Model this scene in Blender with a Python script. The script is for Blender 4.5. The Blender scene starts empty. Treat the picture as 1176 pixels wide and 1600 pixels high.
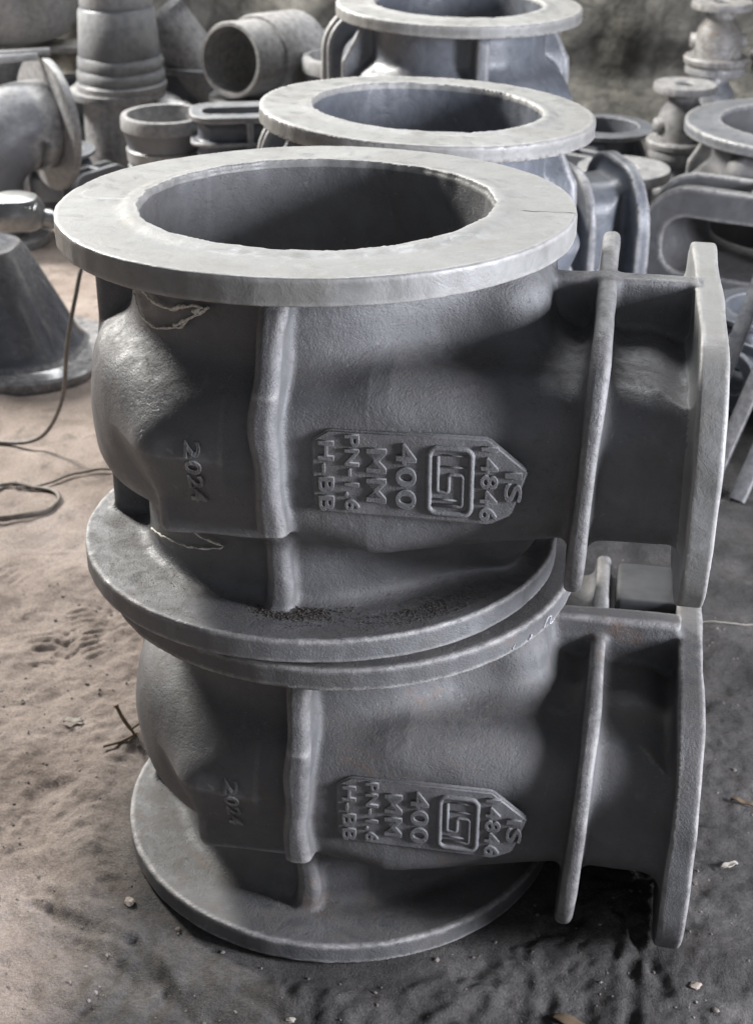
import bpy, math, random
import numpy as np
from mathutils import Vector, Matrix, Euler

random.seed(7)
rng = np.random.default_rng(11)
scene = bpy.context.scene
COL = scene.collection
R = math.radians

# ------------------------------------------------------------------ camera
cam_d = bpy.data.cameras.new("camera")
cam_d.sensor_fit = 'VERTICAL'
cam_d.sensor_height = 36.0
cam_d.lens = 2275.8 / 1600 * 36.0
cam_d.clip_start = 0.05
cam_d.clip_end = 100
cam_d.dof.use_dof = True
cam_d.dof.focus_distance = 1.50
cam_d.dof.aperture_fstop = 9.0
cam = bpy.data.objects.new("camera", cam_d)
COL.objects.link(cam)
cam.matrix_world = (Matrix.Translation((0, 0, 1.338)) @ Matrix.Rotation(math.pi / 2 - .5011, 4, 'X')
                    @ Matrix.Rotation(.0078, 4, 'Z'))
scene.camera = cam

# ------------------------------------------------------------------ world and lamps (openings of the shed, and an added fill)
w = bpy.data.worlds.new("World")
scene.world = w
w.use_nodes = True
w.node_tree.nodes["Background"].inputs[0].default_value = (.80, .86, 1.0, 1)
w.node_tree.nodes["Background"].inputs[1].default_value = 0.145


def area(name, loc, target, size, energy, color, size_y=None):
    d = bpy.data.lights.new(name, 'AREA')
    d.energy = energy
    d.color = color
    d.size = size
    if size_y:
        d.shape = 'RECTANGLE'
        d.size_y = size_y
    o = bpy.data.objects.new(name, d)
    COL.objects.link(o)
    o.location = loc
    o.rotation_euler = (Vector(target) - Vector(loc)).to_track_quat('-Z', 'Y').to_euler()
    return o


area("door_light", (-3.0, 5.2, 2.9), (-.1, 1.6, .4), 0.65, 560, (1.0, .97, .92), .8)
area("roof_light", (-.2, 4.9, 3.3), (0, 1.8, .6), 3.0, 175, (.97, .985, 1.0), 1.3)
area("window_light", (2.85, .30, 1.20), (0.0, 1.55, .50), 0.6, 265, (.89, .91, 1.0), 1.1)
area("fill_light", (.9, -2.6, 1.9), (0, 1.6, .4), 2.4, 14, (.92, .94, 1.0), 1.8)  # unseen fill added on the camera side to lift the front faces

scene.view_settings.view_transform = 'Standard'
scene.view_settings.look = 'None'
scene.view_settings.exposure = 0.0
scene.view_settings.gamma = 1.0
scene.view_settings.use_curve_mapping = False


# ------------------------------------------------------------------ materials
def nodes_of(m):
    m.use_nodes = True
    nt = m.node_tree
    return nt, nt.nodes, nt.links, nt.nodes["Principled BSDF"]


def noise(nt, vec, scale, detail=6, rough=.55, dist=0.0):
    n = nt.nodes.new("ShaderNodeTexNoise")
    n.inputs["Scale"].default_value = scale
    n.inputs["Detail"].default_value = detail
    n.inputs["Roughness"].default_value = rough
    n.inputs["Distortion"].default_value = dist
    nt.links.new(vec, n.inputs["Vector"])
    return n.outputs["Fac"]


def ramp(nt, fac, stops):
    r = nt.nodes.new("ShaderNodeValToRGB")
    e = r.color_ramp.elements
    while len(e) < len(stops):
        e.new(.5)
    for i, (p, c) in enumerate(stops):
        e[i].position = p
        e[i].color = tuple(c) + (1,) if not isinstance(c, (int, float)) else (c, c, c, 1)
    nt.links.new(fac, r.inputs[0])
    return r.outputs[0]


def mix(nt, fac, a, b, mode='MIX'):
    m = nt.nodes.new("ShaderNodeMix")
    m.data_type = 'RGBA'
    m.blend_type = mode
    for s, v in ((0, fac), (6, a), (7, b)):
        if isinstance(v, (int, float)):
            m.inputs[s].default_value = v
        elif isinstance(v, tuple):
            m.inputs[s].default_value = v + (1,)
        else:
            nt.links.new(v, m.inputs[s])
    return m.outputs[2]


def math_n(nt, op, a, b=0.0):
    m = nt.nodes.new("ShaderNodeMath")
    m.operation = op
    for i, v in enumerate((a, b)):
        if isinstance(v, (int, float)):
            m.inputs[i].default_value = v
        else:
            nt.links.new(v, m.inputs[i])
    return m.outputs[0]


def iron_paint(name, base=(.150, .155, .170), dust=.5, rough=(.34, .60), rust=.0, grit=.35, dustcol=(.13, .115, .10),
               sheen=.5, worn=1.0):
    m = bpy.data.materials.new(name)
    nt, N, Lk, B = nodes_of(m)
    tc = N.new("ShaderNodeTexCoord")
    v = tc.outputs["Object"]
    big = noise(nt, v, 7, 5, .6, .4)
    mid = noise(nt, v, 34, 6, .65, .6)
    fine = noise(nt, v, 420, 4, .7)
    pits = noise(nt, v, 160, 5, .75)
    c1 = ramp(nt, big, [(.30, [c * .80 for c in base]), (.55, base), (.78, [min(1, c * 1.28) for c in base])])
    c2 = ramp(nt, mid, [(.30, .78), (.52, 1.0), (.75, 1.16)])
    c = mix(nt, .8, c1, c2, 'MULTIPLY')
    # dust and moulding sand that settles on upward faces
    g = N.new("ShaderNodeNewGeometry")
    sx = N.new("ShaderNodeSeparateXYZ")
    Lk.new(g.outputs["Normal"], sx.inputs[0])
    up = ramp(nt, sx.outputs[2], [(.35, 0.0), (.98, 1.0)])
    patch = ramp(nt, mid, [(.40, 0.0), (.66, 1.0)])
    speck = ramp(nt, fine, [(.46, .35), (.60, 1.0)])
    d = math_n(nt, 'MULTIPLY', math_n(nt, 'MULTIPLY', up, patch), math_n(nt, 'MULTIPLY', speck, dust))
    c = mix(nt, d, c, dustcol)
    if rust > 0:
        rm = ramp(nt, noise(nt, v, 16, 6, .7, .8), [(.58, 0.0), (.74, rust)])
        c = mix(nt, rm, c, (.20, .105, .06))
    # rubbed edges and scuffs show paler metal; drips of thick primer are darker
    wear = ramp(nt, g.outputs["Pointiness"], [(.508, 0.0), (.54, 1.0)])
    wn = ramp(nt, noise(nt, v, 55, 6, .75), [(.36, .15), (.60, .85)])
    wm = math_n(nt, 'MULTIPLY', math_n(nt, 'MULTIPLY', wear, wn), worn)
    c = mix(nt, wm, c, (.36, .35, .34))
    mp = N.new("ShaderNodeMapping")
    mp.inputs["Scale"].default_value = (30, 30, 5)
    Lk.new(v, mp.inputs[0])
    runs = ramp(nt, noise(nt, mp.outputs[0], 1.0, 4, .6, .3), [(.58, 0.0), (.70, .35)])
    c = mix(nt, runs, c, tuple(min(1, k * 1.55) for k in base))
    sc = ramp(nt, noise(nt, v, 95, 3, .5, 1.5), [(.68, 0.0), (.73, .38)])
    c = mix(nt, sc, c, (.30, .295, .285))
    stain = ramp(nt, noise(nt, v, 4.3, 7, .7, 1.0), [(.50, 0.0), (.66, .40)])
    c = mix(nt, stain, c, tuple(k * f for k, f in zip(base, (.62, .56, .48))))
    Lk.new(c, B.inputs["Base Color"])
    r = ramp(nt, mid, [(.3, rough[0]), (.7, rough[1])])
    r = mix(nt, d, r, (.95, .95, .95))
    Lk.new(r, B.inputs["Roughness"])
    B.inputs["Specular IOR Level"].default_value = sheen
    b1 = N.new("ShaderNodeBump")
    b1.inputs["Strength"].default_value = grit
    b1.inputs["Distance"].default_value = .0012
    h = mix(nt, .5, ramp(nt, fine, [(.2, 0.0), (.8, 1.0)]), ramp(nt, pits, [(.28, 0.0), (.42, .75), (.8, 1.0)]))
    Lk.new(h, b1.inputs["Height"])
    b2 = N.new("ShaderNodeBump")
    b2.inputs["Strength"].default_value = .35
    b2.inputs["Distance"].default_value = .004
    Lk.new(mid, b2.inputs["Height"])
    Lk.new(b1.outputs[0], b2.inputs["Normal"])
    Lk.new(b2.outputs[0], B.inputs["Normal"])
    return m


M_BODY = iron_paint("grey_primed_cast_iron", (.138, .139, .143), dust=1.1, rough=(.32, .62), rust=0.0, grit=.95, dustcol=(.085, .076, .068))
M_TOP = iron_paint("grey_primed_flange_sheen", (.235, .235, .226), dust=.45, grit=.25, dustcol=(.22, .205, .18))  # same primer as M_BODY, paler to paint in the sheen of lit flanges
M_LOW = iron_paint("dusty_primed_cast_iron", (.115, .115, .117), dust=.95, rough=(.48, .72), rust=.5, grit=1.0)
M_MARK = iron_paint('grey_primed_lettering', (.150, .151, .156), dust=.4, rough=(.42, .62), grit=.9, worn=.12)
M_BACK = iron_paint("blue_grey_cast_iron", (.130, .140, .160), rough=(.26, .48), dust=.35, grit=.3)
M_PALE = iron_paint("pale_grey_cast_iron", (.165, .172, .185), rough=(.26, .50), dust=.3, grit=.3)
M_RUSTY = iron_paint("rusty_cast_iron", (.105, .095, .082), dust=.5, rust=.9, grit=.5)


def simple(name, col, rough=.6, metal=0.0, nscale=30, amt=.25, bump=.0):
    m = bpy.data.materials.new(name)
    nt, N, Lk, B = nodes_of(m)
    tc = N.new("ShaderNodeTexCoord")
    f = noise(nt, tc.outputs["Object"], nscale, 5, .6)
    c = ramp(nt, f, [(.3, [c * (1 - amt) for c in col]), (.7, [min(1, c * (1 + amt)) for c in col])])
    Lk.new(c, B.inputs["Base Color"])
    B.inputs["Roughness"].default_value = rough
    B.inputs["Metallic"].default_value = metal
    if bump:
        b = N.new("ShaderNodeBump")
        b.inputs["Strength"].default_value = bump
        b.inputs["Distance"].default_value = .003
        Lk.new(f, b.inputs["Height"])
        Lk.new(b.outputs[0], B.inputs["Normal"])
    return m


M_CHALK = simple("chalk", (.66, .63, .56), .95, 0, 300, .4)
M_CHALKW = simple("white_chalk", (.40, .41, .43), .9, 0, 300, .3)
M_ALU = simple("worn_aluminium", (.34, .34, .335), .38, .85, 60, .2, .2)
M_CABLE = simple("grey_cable", (.16, .145, .13), .6, 0, 80, .3)
M_WIRE = simple("rusty_wire", (.10, .085, .07), .6, .3, 80, .4)
M_DRY = simple("dry_leaf", (.13, .09, .055), .8, 0, 40, .4)
M_PAPER = simple("scrap_paper", (.34, .31, .27), .9, 0, 50, .2)
M_STONE = simple("pebble_stone", (.34, .29, .24), .9, 0, 30, .4, .4)


# ------------------------------------------------------------------ object helpers
def mesh_from(name, V, F, normals=None, smooth=True):
    me = bpy.data.meshes.new(name)
    V = np.asarray(V, np.float32)
    if isinstance(F, np.ndarray):
        n = F.shape[1]
        me.vertices.add(len(V))
        me.vertices.foreach_set("co", V.ravel())
        me.loops.add(F.size)
        me.loops.foreach_set("vertex_index", F.astype(np.int32).ravel())
        me.polygons.add(len(F))
        me.polygons.foreach_set("loop_start", np.arange(0, F.size, n, dtype=np.int32))
        me.update(calc_edges=True)
    else:
        me.from_pydata([tuple(map(float, v)) for v in V], [], F)
        me.update()
    me.polygons.foreach_set("use_smooth", [smooth] * len(me.polygons))
    if normals is not None:
        me.normals_split_custom_set_from_vertices([tuple(map(float, n)) for n in normals])
    return me


def obj(name, me, mat, parent=None):
    o = bpy.data.objects.new(name, me)
    COL.objects.link(o)
    if mat is not None and len(me.materials) == 0:
        me.materials.append(mat)
    if parent:
        o.parent = parent
    return o


def thing(name, label, cat, loc=(0, 0, 0), rot=(0, 0, 0), group=None, scale=1.0):
    o = bpy.data.objects.new(name, None)
    COL.objects.link(o)
    o.empty_display_size = .05
    o.location = loc
    o.rotation_euler = rot
    o.scale = (scale,) * 3
    return tag(o, label, cat, group)


def tag(o, label, cat, group=None):
    o['label'] = label
    o['category'] = cat
    if group:
        o['group'] = group
    return o


def edge_shade(me, ang=40):
    """flat across sharp edges, smooth elsewhere"""
    me.set_sharp_from_angle(angle=R(ang))
    return me


def lathe_mesh(name, prof, seg=64, closed=True, wob=0.0):
    """prof: list of (r,z); closed loops the profile so hollow walls have thickness"""
    V, F = [], []
    n = len(prof)
    for k in range(seg):
        a = 2 * math.pi * k / seg
        ww = 1 + wob * math.sin(3 * a + 1) + wob * .6 * math.sin(7 * a)
        for r, z in prof:
            V.append((r * ww * math.cos(a), r * ww * math.sin(a), z))
    for k in range(seg):
        k2 = (k + 1) % seg
        for i in range(n if closed else n - 1):
            j = (i + 1) % n
            F.append((k * n + i, k2 * n + i, k2 * n + j, k * n + j))
    return edge_shade(mesh_from(name, V, F))


def tube_mesh(name, pts, rad, seg=8, cap=True, flat=1.0):
    pts = [Vector(p) for p in pts]
    V, F = [], []
    nrm = None
    for i, p in enumerate(pts):
        t = (pts[min(i + 1, len(pts) - 1)] - pts[max(i - 1, 0)]).normalized()
        if nrm is None:
            nrm = t.orthogonal().normalized()
        nrm = (nrm - t * nrm.dot(t)).normalized()
        b = t.cross(nrm)
        r = rad[i] if isinstance(rad, (list, tuple)) else rad
        for k in range(seg):
            a = 2 * math.pi * k / seg
            V.append(p + nrm * (r * math.cos(a)) + b * (r * flat * math.sin(a)))
    m = len(pts)
    for i in range(m - 1):
        for k in range(seg):
            k2 = (k + 1) % seg
            F.append((i * seg + k, i * seg + k2, (i + 1) * seg + k2, (i + 1) * seg + k))
    if cap:
        F.append(tuple(range(seg))[::-1])
        F.append(tuple((m - 1) * seg + k for k in range(seg)))
    return mesh_from(name, V, F)


def box_mesh(name, sx, sy, sz, bev=.004, z0=True):
    import bmesh
    bm = bmesh.new()
    bmesh.ops.create_cube(bm, size=1)
    for v in bm.verts:
        v.co = Vector((v.co.x * sx, v.co.y * sy, (v.co.z + (.5 if z0 else 0)) * sz))
    if bev:
        bmesh.ops.bevel(bm, geom=bm.edges[:], offset=bev, segments=3, affect='EDGES', profile=.5)
    me = bpy.data.meshes.new(name)
    bm.to_mesh(me)
    bm.free()
    me.polygons.foreach_set("use_smooth", [True] * len(me.polygons))
    return edge_shade(me)


def smooth_path(pts, n=8):
    """Catmull-Rom"""
    P = [Vector(p) for p in pts]
    P = [P[0] * 2 - P[1]] + P + [P[-1] * 2 - P[-2]]
    out = []
    for i in range(1, len(P) - 2):
        for k in range(n):
            t = k / n
            a, b, c, d = P[i - 1:i + 3]
            out.append(.5 * ((2 * b) + (c - a) * t + (2 * a - 5 * b + 4 * c - d) * t * t + (3 * b - a - 3 * c + d) * t ** 3))
    out.append(P[-2])
    return out


# ------------------------------------------------------------------ signed distance castings
def smin(a, b, k):
    h = np.maximum(k - np.abs(a - b), 0) / k
    return np.minimum(a, b) - h * h * k * .25


def rbox2(u, v, hu, hv, r):
    qx = np.abs(u) - hu + r
    qy = np.abs(v) - hv + r
    return np.hypot(np.maximum(qx, 0), np.maximum(qy, 0)) + np.minimum(np.maximum(qx, qy), 0) - r


def extr(d2, t, ht, r):
    """extrude a 2-D distance by half thickness ht with rounded edge r"""
    a = d2 + r
    b = np.abs(t) - ht + r
    return np.minimum(np.maximum(a, b), 0) + np.hypot(np.maximum(a, 0), np.maximum(b, 0)) - r


H = .4276
NECK_L = .424
PARTS = ['valve_body', 'pipe_flange', 'pipe_flange', 'bonnet_flange', 'collar', 'rib', 'rib', 'rib', 'web', 'web']


def casting_prims(x, y, z, q):
    zc = .2138
    rr = np.hypot(x, y)
    irr = (.0011 * np.sin(x * 23 + q['s']) * np.sin(z * 29 + 1.3 + q['s']) + .0008 * np.sin(y * 31 + z * 17 + q['s'] * 2)
           + .00035 * np.sin(x * 90 + z * 71) * np.sin(y * 83 + 2))
    az = np.arctan2(y, x)
    lip = .0004 * np.sin(az * 5 + q['s']) + .0002 * np.sin(az * 23 + 2 * q['s']) + .0002 * np.sin(az * 51)
    pipe = extr(rr - .209, z - zc, H / 2 - .004, .003)
    # gate cavity with a rounded end, running out into the neck
    xe = np.minimum(x + .005, 0)
    plan = np.where(x < -.005, np.hypot(xe * .98, y), np.abs(y)) - np.clip(.251 - (x - .10) * .09, .232, .251)
    tap = np.clip((x - .10) / .2, 0, 1)
    hh = .088 + .018 * np.clip(x / .12, 0, 1) - .018 * tap
    cav = extr(np.maximum(plan, x - .43), z - zc + .006 * (1 - tap), hh, .045 + .012 * tap)
    end = (np.sqrt(((x + .085) / .172) ** 2 + (y / .215) ** 2 + ((z - zc + .008) / .112) ** 2) - 1) * .112
    cav = smin(cav, end, .03)
    # raised pad beside the front rib
    pad = extr(rbox2(x + .060, y + .17, .072, .0695, .014), z - .172, .054, .008)
    cav = smin(cav, pad, .012 + .07 * np.clip((z - .160) / .06, 0, 1) * np.clip((-x - .01) / .04, 0, 1))
    # flare of the branch root up to the pipe flanges
    flare = extr(rbox2(x - .17, y, .10, .125, .05), z - zc, .180, .05)
    body = smin(pipe, cav, .034)
    body = smin(body, flare, .045) + irr
    f1 = extr(rr - .290 - lip * .8, z - .0145, .0143, .0028) + irr * .4
    f2 = extr(rr - .290 - lip, z - (H - .0145), .0143, .0028) + irr * .4
    bz0, bz1 = q['bz']
    bf = extr(rbox2(y, z - (bz0 + bz1) / 2, .266, (bz1 - bz0) / 2, .118), x - NECK_L - .0148, .0148, .004) + irr
    lean = (z - zc) * .05
    col = extr(rbox2(y, z - (bz0 + bz1) / 2 - .009, .268, .150, .105), x - .322 - lean, .0095, .0075) + irr * .7
    prof = .233 + .046 * np.clip((z - .132) / .012, 0, 1) * np.clip((.385 - z) / .085, 0, 1)
    front = extr(np.abs(x + .0022 * np.sin(z * 31 + q['s']) + .0012 * np.sin(z * 77)) - .0145 - .0012 * np.sin(z * 53), rr - prof + .03 + .0015 * np.sin(z * 43), .03, .011) + np.maximum(y, 0)
    front = np.maximum(front, np.abs(z - zc) - H / 2 + .006)
    back = np.maximum(extr(np.abs(x) - .0155, rr - prof + .03, .03, .009) + np.maximum(-y, 0), np.abs(z - zc) - H / 2 + .006)
    left = np.maximum(extr(np.abs(y) - .0155, rr - .265 + .03, .03, .009) + np.maximum(x, 0), np.abs(z - zc) - H / 2 + .006)
    wz = .146 + .045 * np.clip((.25 - x) / .05, 0, 1)
    web = extr(np.maximum(np.abs(x - .29) - .135, np.abs(z - zc) - wz), y, .0145, .006) + irr
    return [body, f1, f2, bf, col, front, back, left, web]


def casting_sdf(x, y, z, q):
    p = casting_prims(x, y, z, q)
    d = p[0]
    for i, k in ((1, .020), (2, .020), (3, .028), (4, .016), (5, .009), (6, .009), (7, .012), (8, .010)):
        d = smin(d, p[i], k)
    rr = np.hypot(x, y)
    az = np.arctan2(y, x)
    lip = .0007 * np.sin(az * 7 + 1.7 * q['s']) + .0008 * np.sin(az * 19 + q['s']) + .0005 * np.sin(az * 43 + 1 + 2 * np.sin(az * 5))
    bore = rr - .1975 - lip * np.clip(1 - np.abs(z - H) / .035, 0, 1)
    bore = bore - .002 * np.clip((z - H + .003) / .003, 0, 1)
    xe = np.minimum(x, 0)
    zc = .2138
    plan = np.where(x < 0, np.hypot(xe, y), np.abs(y)) - .208
    inner = extr(plan, z - zc, .068, .056)
    hole = np.minimum(bore, inner)
    return np.maximum(d, -hole)


def surface_nets(fn, lo, hi, h):
    xs = [np.arange(lo[i], hi[i] + h, h, dtype=np.float32) for i in range(3)]
    nx, ny, nz = map(len, xs)
    F = np.empty((nx, ny, nz), np.float32)
    step = 24
    for i in range(0, nx, step):
        X, Y, Z = np.meshgrid(xs[0][i:i + step], xs[1], xs[2], indexing='ij')
        F[i:i + step] = fn(X, Y, Z)
    S = F < 0
    cnt = np.zeros((nx - 1, ny - 1, nz - 1), np.int8)
    for a in (0, 1):
        for b in (0, 1):
            for c in (0, 1):
                cnt += S[a:nx - 1 + a, b:ny - 1 + b, c:nz - 1 + c]
    act = (cnt > 0) & (cnt < 8)
    I, J, K = np.nonzero(act)
    idx = np.full(act.shape, -1, np.int32)
    idx[I, J, K] = np.arange(len(I))
    cor = {}
    for a in (0, 1):
        for b in (0, 1):
            for c in (0, 1):
                cor[(a, b, c)] = F[I + a, J + b, K + c]
    acc = np.zeros((len(I), 3))
    num = np.zeros(len(I))
    for p in cor:
        for ax in range(3):
            if p[ax] == 0:
                o = list(p)
                o[ax] = 1
                f0, f1 = cor[p], cor[tuple(o)]
                m = (f0 < 0) != (f1 < 0)
                t = np.where(m, f0 / np.where(m, f0 - f1, 1), 0)
                pos = np.tile(np.array(p, float), (len(I), 1))
                pos[:, ax] = t
                acc += pos * m[:, None]
                num += m
    V = (np.stack([I, J, K], 1) + acc / num[:, None]) * h + np.array(lo)
    quads = []
    for ax in range(3):
        o1, o2 = [(1, 2), (2, 0), (0, 1)][ax]
        sl0 = [slice(1, -1)] * 3
        sl0[ax] = slice(0, -1)
        sl1 = [slice(1, -1)] * 3
        sl1[ax] = slice(1, None)
        s0, s1 = S[tuple(sl0)], S[tuple(sl1)]
        for flip, m in ((False, s0 & ~s1), (True, ~s0 & s1)):
            g = np.stack(np.nonzero(m), 1)
            off = np.array([1, 1, 1])
            off[ax] = 0
            g = g + off
            e1 = np.zeros(3, int); e1[o1] = 1
            e2 = np.zeros(3, int); e2[o2] = 1
            c = [g - e1 - e2, g - e2, g, g - e1]
            qd = np.stack([idx[a[:, 0], a[:, 1], a[:, 2]] for a in c], 1)
            if flip:
                qd = qd[:, ::-1]
            quads.append(qd)
    Q = np.concatenate(quads)
    Q = Q[(Q >= 0).all(1)]
    V = V.astype(np.float64)
    e = h * .45

    def grad(V, e):
        g = np.empty_like(V)
        for ax in range(3):
            d = np.zeros(3)
            d[ax] = e
            a, b = V + d, V - d
            g[:, ax] = (fn(a[:, 0], a[:, 1], a[:, 2]) - fn(b[:, 0], b[:, 1], b[:, 2])) / (2 * e)
        return g
    for _ in range(2):
        g = grad(V, e)
        f = fn(V[:, 0], V[:, 1], V[:, 2])
        s = np.clip(f / np.maximum((g * g).sum(1), .25), -h * .6, h * .6)
        V -= g * s[:, None]
    g = grad(V, e)
    g /= np.maximum(np.linalg.norm(g, axis=1), 1e-6)[:, None]
    return V, Q, g


_cast_cache = {}


def casting_meshes(h, bz, s):
    key = (h, bz, s)
    if key in _cast_cache:
        return _cast_cache[key]
    q = dict(bz=bz, s=s)
    V, Q, N = surface_nets(lambda x, y, z: casting_sdf(x, y, z, q), (-.305, -.305, -.012), (.466, .305, .440), h)
    c = V[Q].mean(1)
    P = np.stack(casting_prims(c[:, 0], c[:, 1], c[:, 2], q), 1)
    P[:, 0] -= .0015
    P[:, 5:] += .0012
    P[:, 4] += .0005
    lab = P.argmin(1)
    lab[(lab == 8) & (c[:, 2] < H / 2)] = 9
    cr = np.hypot(c[:, 0], c[:, 1])
    lip = (cr > .188) & (cr < .215)
    lab[lip & (c[:, 2] > H - .007)] = 2
    lab[lip & (c[:, 2] < .007)] = 1
    lab[(cr < .2035) & (np.abs(c[:, 2] - H / 2) < H / 2 - .007) & (lab < 3)] = 0
    for i in range(1, 10):                       # keep each part in one piece
        fi = np.nonzero(lab == i)[0]
        if len(fi) == 0:
            continue
        comp = np.arange(len(V))
        f = Q[fi]
        for _ in range(400):
            m = comp[f].min(1)
            old = comp.copy()
            for k in range(4):
                np.minimum.at(comp, f[:, k], m)
            comp = comp[comp]
            if (comp == old).all():
                break
        cf = comp[f[:, 0]]
        u, n = np.unique(cf, return_counts=True)
        lab[fi[cf != u[n.argmax()]]] = 0
    out = []
    for i, nm in enumerate(PARTS):
        f = Q[lab == i]
        if len(f) == 0:
            continue
        u, inv = np.unique(f, return_inverse=True)
        out.append((nm, mesh_from(nm, V[u], inv.reshape(f.shape).astype(np.int32), N[u])))
    _cast_cache[key] = out
    return out


def font_mesh(txt, size, depth, bevel):
    cu = bpy.data.curves.new("lettering", 'FONT')
    cu.body = txt
    cu.size = size
    cu.extrude = depth
    cu.bevel_depth = bevel
    cu.bevel_resolution = 2
    cu.offset = .0003
    cu.align_x = 'CENTER'
    cu.align_y = 'CENTER'
    cu.space_character = 1.12
    cu.resolution_u = 6
    ob = bpy.data.objects.new("lettering", cu)
    COL.objects.link(ob)
    dg = bpy.context.evaluated_depsgraph_get()
    dg.update()
    me = bpy.data.meshes.new_from_object(ob.evaluated_get(dg))
    bpy.data.objects.remove(ob)
    me.name = "lettering"
    return me


def face_frame(y):
    """text right -> -z, text up -> +x, outward -> -y in casting space"""
    return Matrix(((0, 1, 0, 0), (0, 0, -1, y), (-1, 0, 0, 0), (0, 0, 0, 1)))


def fit_text(txt, x, z, length, height, y, mat, parent, name='lettering', depth=.0036, conform=None):
    """raised writing centred at x,z; length runs down, height runs along +x"""
    me = font_mesh(txt, .03, depth / 2, .0007)
    co = np.array([v.co for v in me.vertices])
    mn, mx = co.min(0), co.max(0)
    sc = np.array([length / (mx[0] - mn[0]), height / (mx[1] - mn[1]), 1])
    co = (co - (mn + mx) / 2) * sc
    M = np.array(face_frame(0))[:3, :3]
    co = co @ M.T + np.array([x, y, z])
    if conform is not None:                      # seat the writing on the curved wall
        ys = np.arange(-.285, -.195, .0005)
        Yg = np.broadcast_to(ys, (len(co), len(ys)))
        D = casting_sdf(np.broadcast_to(co[:, :1], Yg.shape), Yg, np.broadcast_to(co[:, 2:3], Yg.shape), conform)
        co[:, 1] += ys[(D < 0).argmax(1)] + .0003
    me.vertices.foreach_set("co", co.astype(np.float32).ravel())
    me.update()
    o = obj(name, me, mat, parent)
    return o


def ridge(name, pts, rad, mat, parent, y, closed=False):
    """half-round raised line on the name plate, pts in (x,z)"""
    P = [Vector((a, y, b)) for a, b in pts]
    if closed:
        P = P + [P[0], P[1]]
    return obj(name, tube_mesh(name, P, rad, 8, not closed), mat, parent)


def rrect_pts(x0, x1, z0, z1, r, n=6):
    out = []
    for cx, cz, a0 in ((x1 - r, z1 - r, 0), (x0 + r, z1 - r, 90), (x0 + r, z0 + r, 180), (x1 - r, z0 + r, 270)):
        for k in range(n + 1):
            a = R(a0 + 90 * k / n)
            out.append((cx + r * math.cos(a), cz + r * math.sin(a)))
    return out


def corner_path(pts, r, n=5):
    """polyline with rounded corners"""
    P = [Vector(p) for p in pts]
    out = [P[0]]
    for i in range(1, len(P) - 1):
        a = P[i] + (P[i - 1] - P[i]).normalized() * r
        b = P[i] + (P[i + 1] - P[i]).normalized() * r
        for k in range(n + 1):
            t = k / n
            out.append(a * (1 - t) ** 2 + P[i] * 2 * t * (1 - t) + b * t * t)
    out.append(P[-1])
    return [(p.x, p.y) for p in out]


def name_plate(parent, mat, y0=-.2515, worn=False):
    import bmesh
    ol = [(.0430, .2480), (.0440, .1765), (.0600, .1670), (.2280, .1665), (.2500, .1790), (.2650, .2290), (.2240, .2620),
          (.0610, .2610)]
    bm = bmesh.new()
    nb = [bm.verts.new((a, y0 + .006, b)) for a, b in ol]
    bm.faces.new(nb)
    r = bmesh.ops.extrude_face_region(bm, geom=bm.faces[:])
    vs = [e for e in r['geom'] if isinstance(e, bmesh.types.BMVert)]
    for v in vs:
        v.co.y -= .0088
    bmesh.ops.recalc_face_normals(bm, faces=bm.faces[:])
    bmesh.ops.bevel(bm, geom=[e for e in bm.edges], offset=.0022, segments=3, affect='EDGES')
    me = bpy.data.meshes.new("name_plate")
    bm.to_mesh(me)
    bm.free()
    me.polygons.foreach_set("use_smooth", [True] * len(me.polygons))
    plate = obj("name_plate", edge_shade(me, 50), mat, parent)
    y = y0 - .0032
    dz = 0.0
    fit_text("IS", .2505, .2115, .034, .018, y, mat, plate)
    fit_text("14846", .2262, .2130, .083, .0185, y, mat, plate)
    fit_text("400", .1415, .2150, .074, .0215, y, mat, plate)
    fit_text("MM", .1110, .2140, .061, .021, y, mat, plate)
    fit_text("PN-1.6", .0860, .2150, .086, .0160, y, mat, plate)
    fit_text("H-BB", .0590, .2095, .080, .0165, y, mat, plate)
    # square maze-like mark: rounded frame and an S line folded inside it
    x0, x1, z0, z1 = .1650, .2080, .1765, .2490
    ridge("mark_frame", rrect_pts(x0, x1, z0, z1, .008), .0034, mat, plate, y + .0003, True)
    S = [(x0 + .0085, z1 - .010), (x0 + .0085, z0 + .0240), (x0 + .0200, z0 + .0240), (x0 + .0200, z0 + .0440),
         (x1 - .0085, z0 + .0440), (x1 - .0085, z0 + .0090), (x0 + .005, z0 + .0090)]
    S[0] = (x0 + .0085, z1 - .009)
    ridge("mark_line", corner_path([(a, b) for a, b in S], .0035), .0024, mat, plate, y + .0003)
    ridge("mark_line", [(x0 + .004, z0 + .0155), (x1 - .014, z0 + .0155)], .0013, mat, plate, y + .0003)
    ridge("mark_line", [(x0 + .013, z1 - .0200), (x1 - .005, z1 - .0200)], .0013, mat, plate, y + .0003)
    ridge("mark_line", [(x0 + .013, z1 - .0075), (x1 - .005, z1 - .0075)], .0010, mat, plate, y + .0003)
    return plate


def chalk_on_cylinder(pts, r, rad, mat, parent):
    P = smooth_path([(r * math.cos(R(a)), r * math.sin(R(a)), z) for a, z in pts], 5)
    P = [Vector((p.x, p.y, p.z)) * 1 for p in P]
    Q = []
    for p in P:
        s = r / math.hypot(p.x, p.y)
        Q.append((p.x * s + random.uniform(-1, 1) * .0003, p.y * s, p.z + random.uniform(-1, 1) * .0011))
    rr = [rad * random.uniform(.35, 1.35) for _ in Q]
    return obj("chalk_mark", tube_mesh("chalk_mark", Q, rr, 6), mat, parent)


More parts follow.
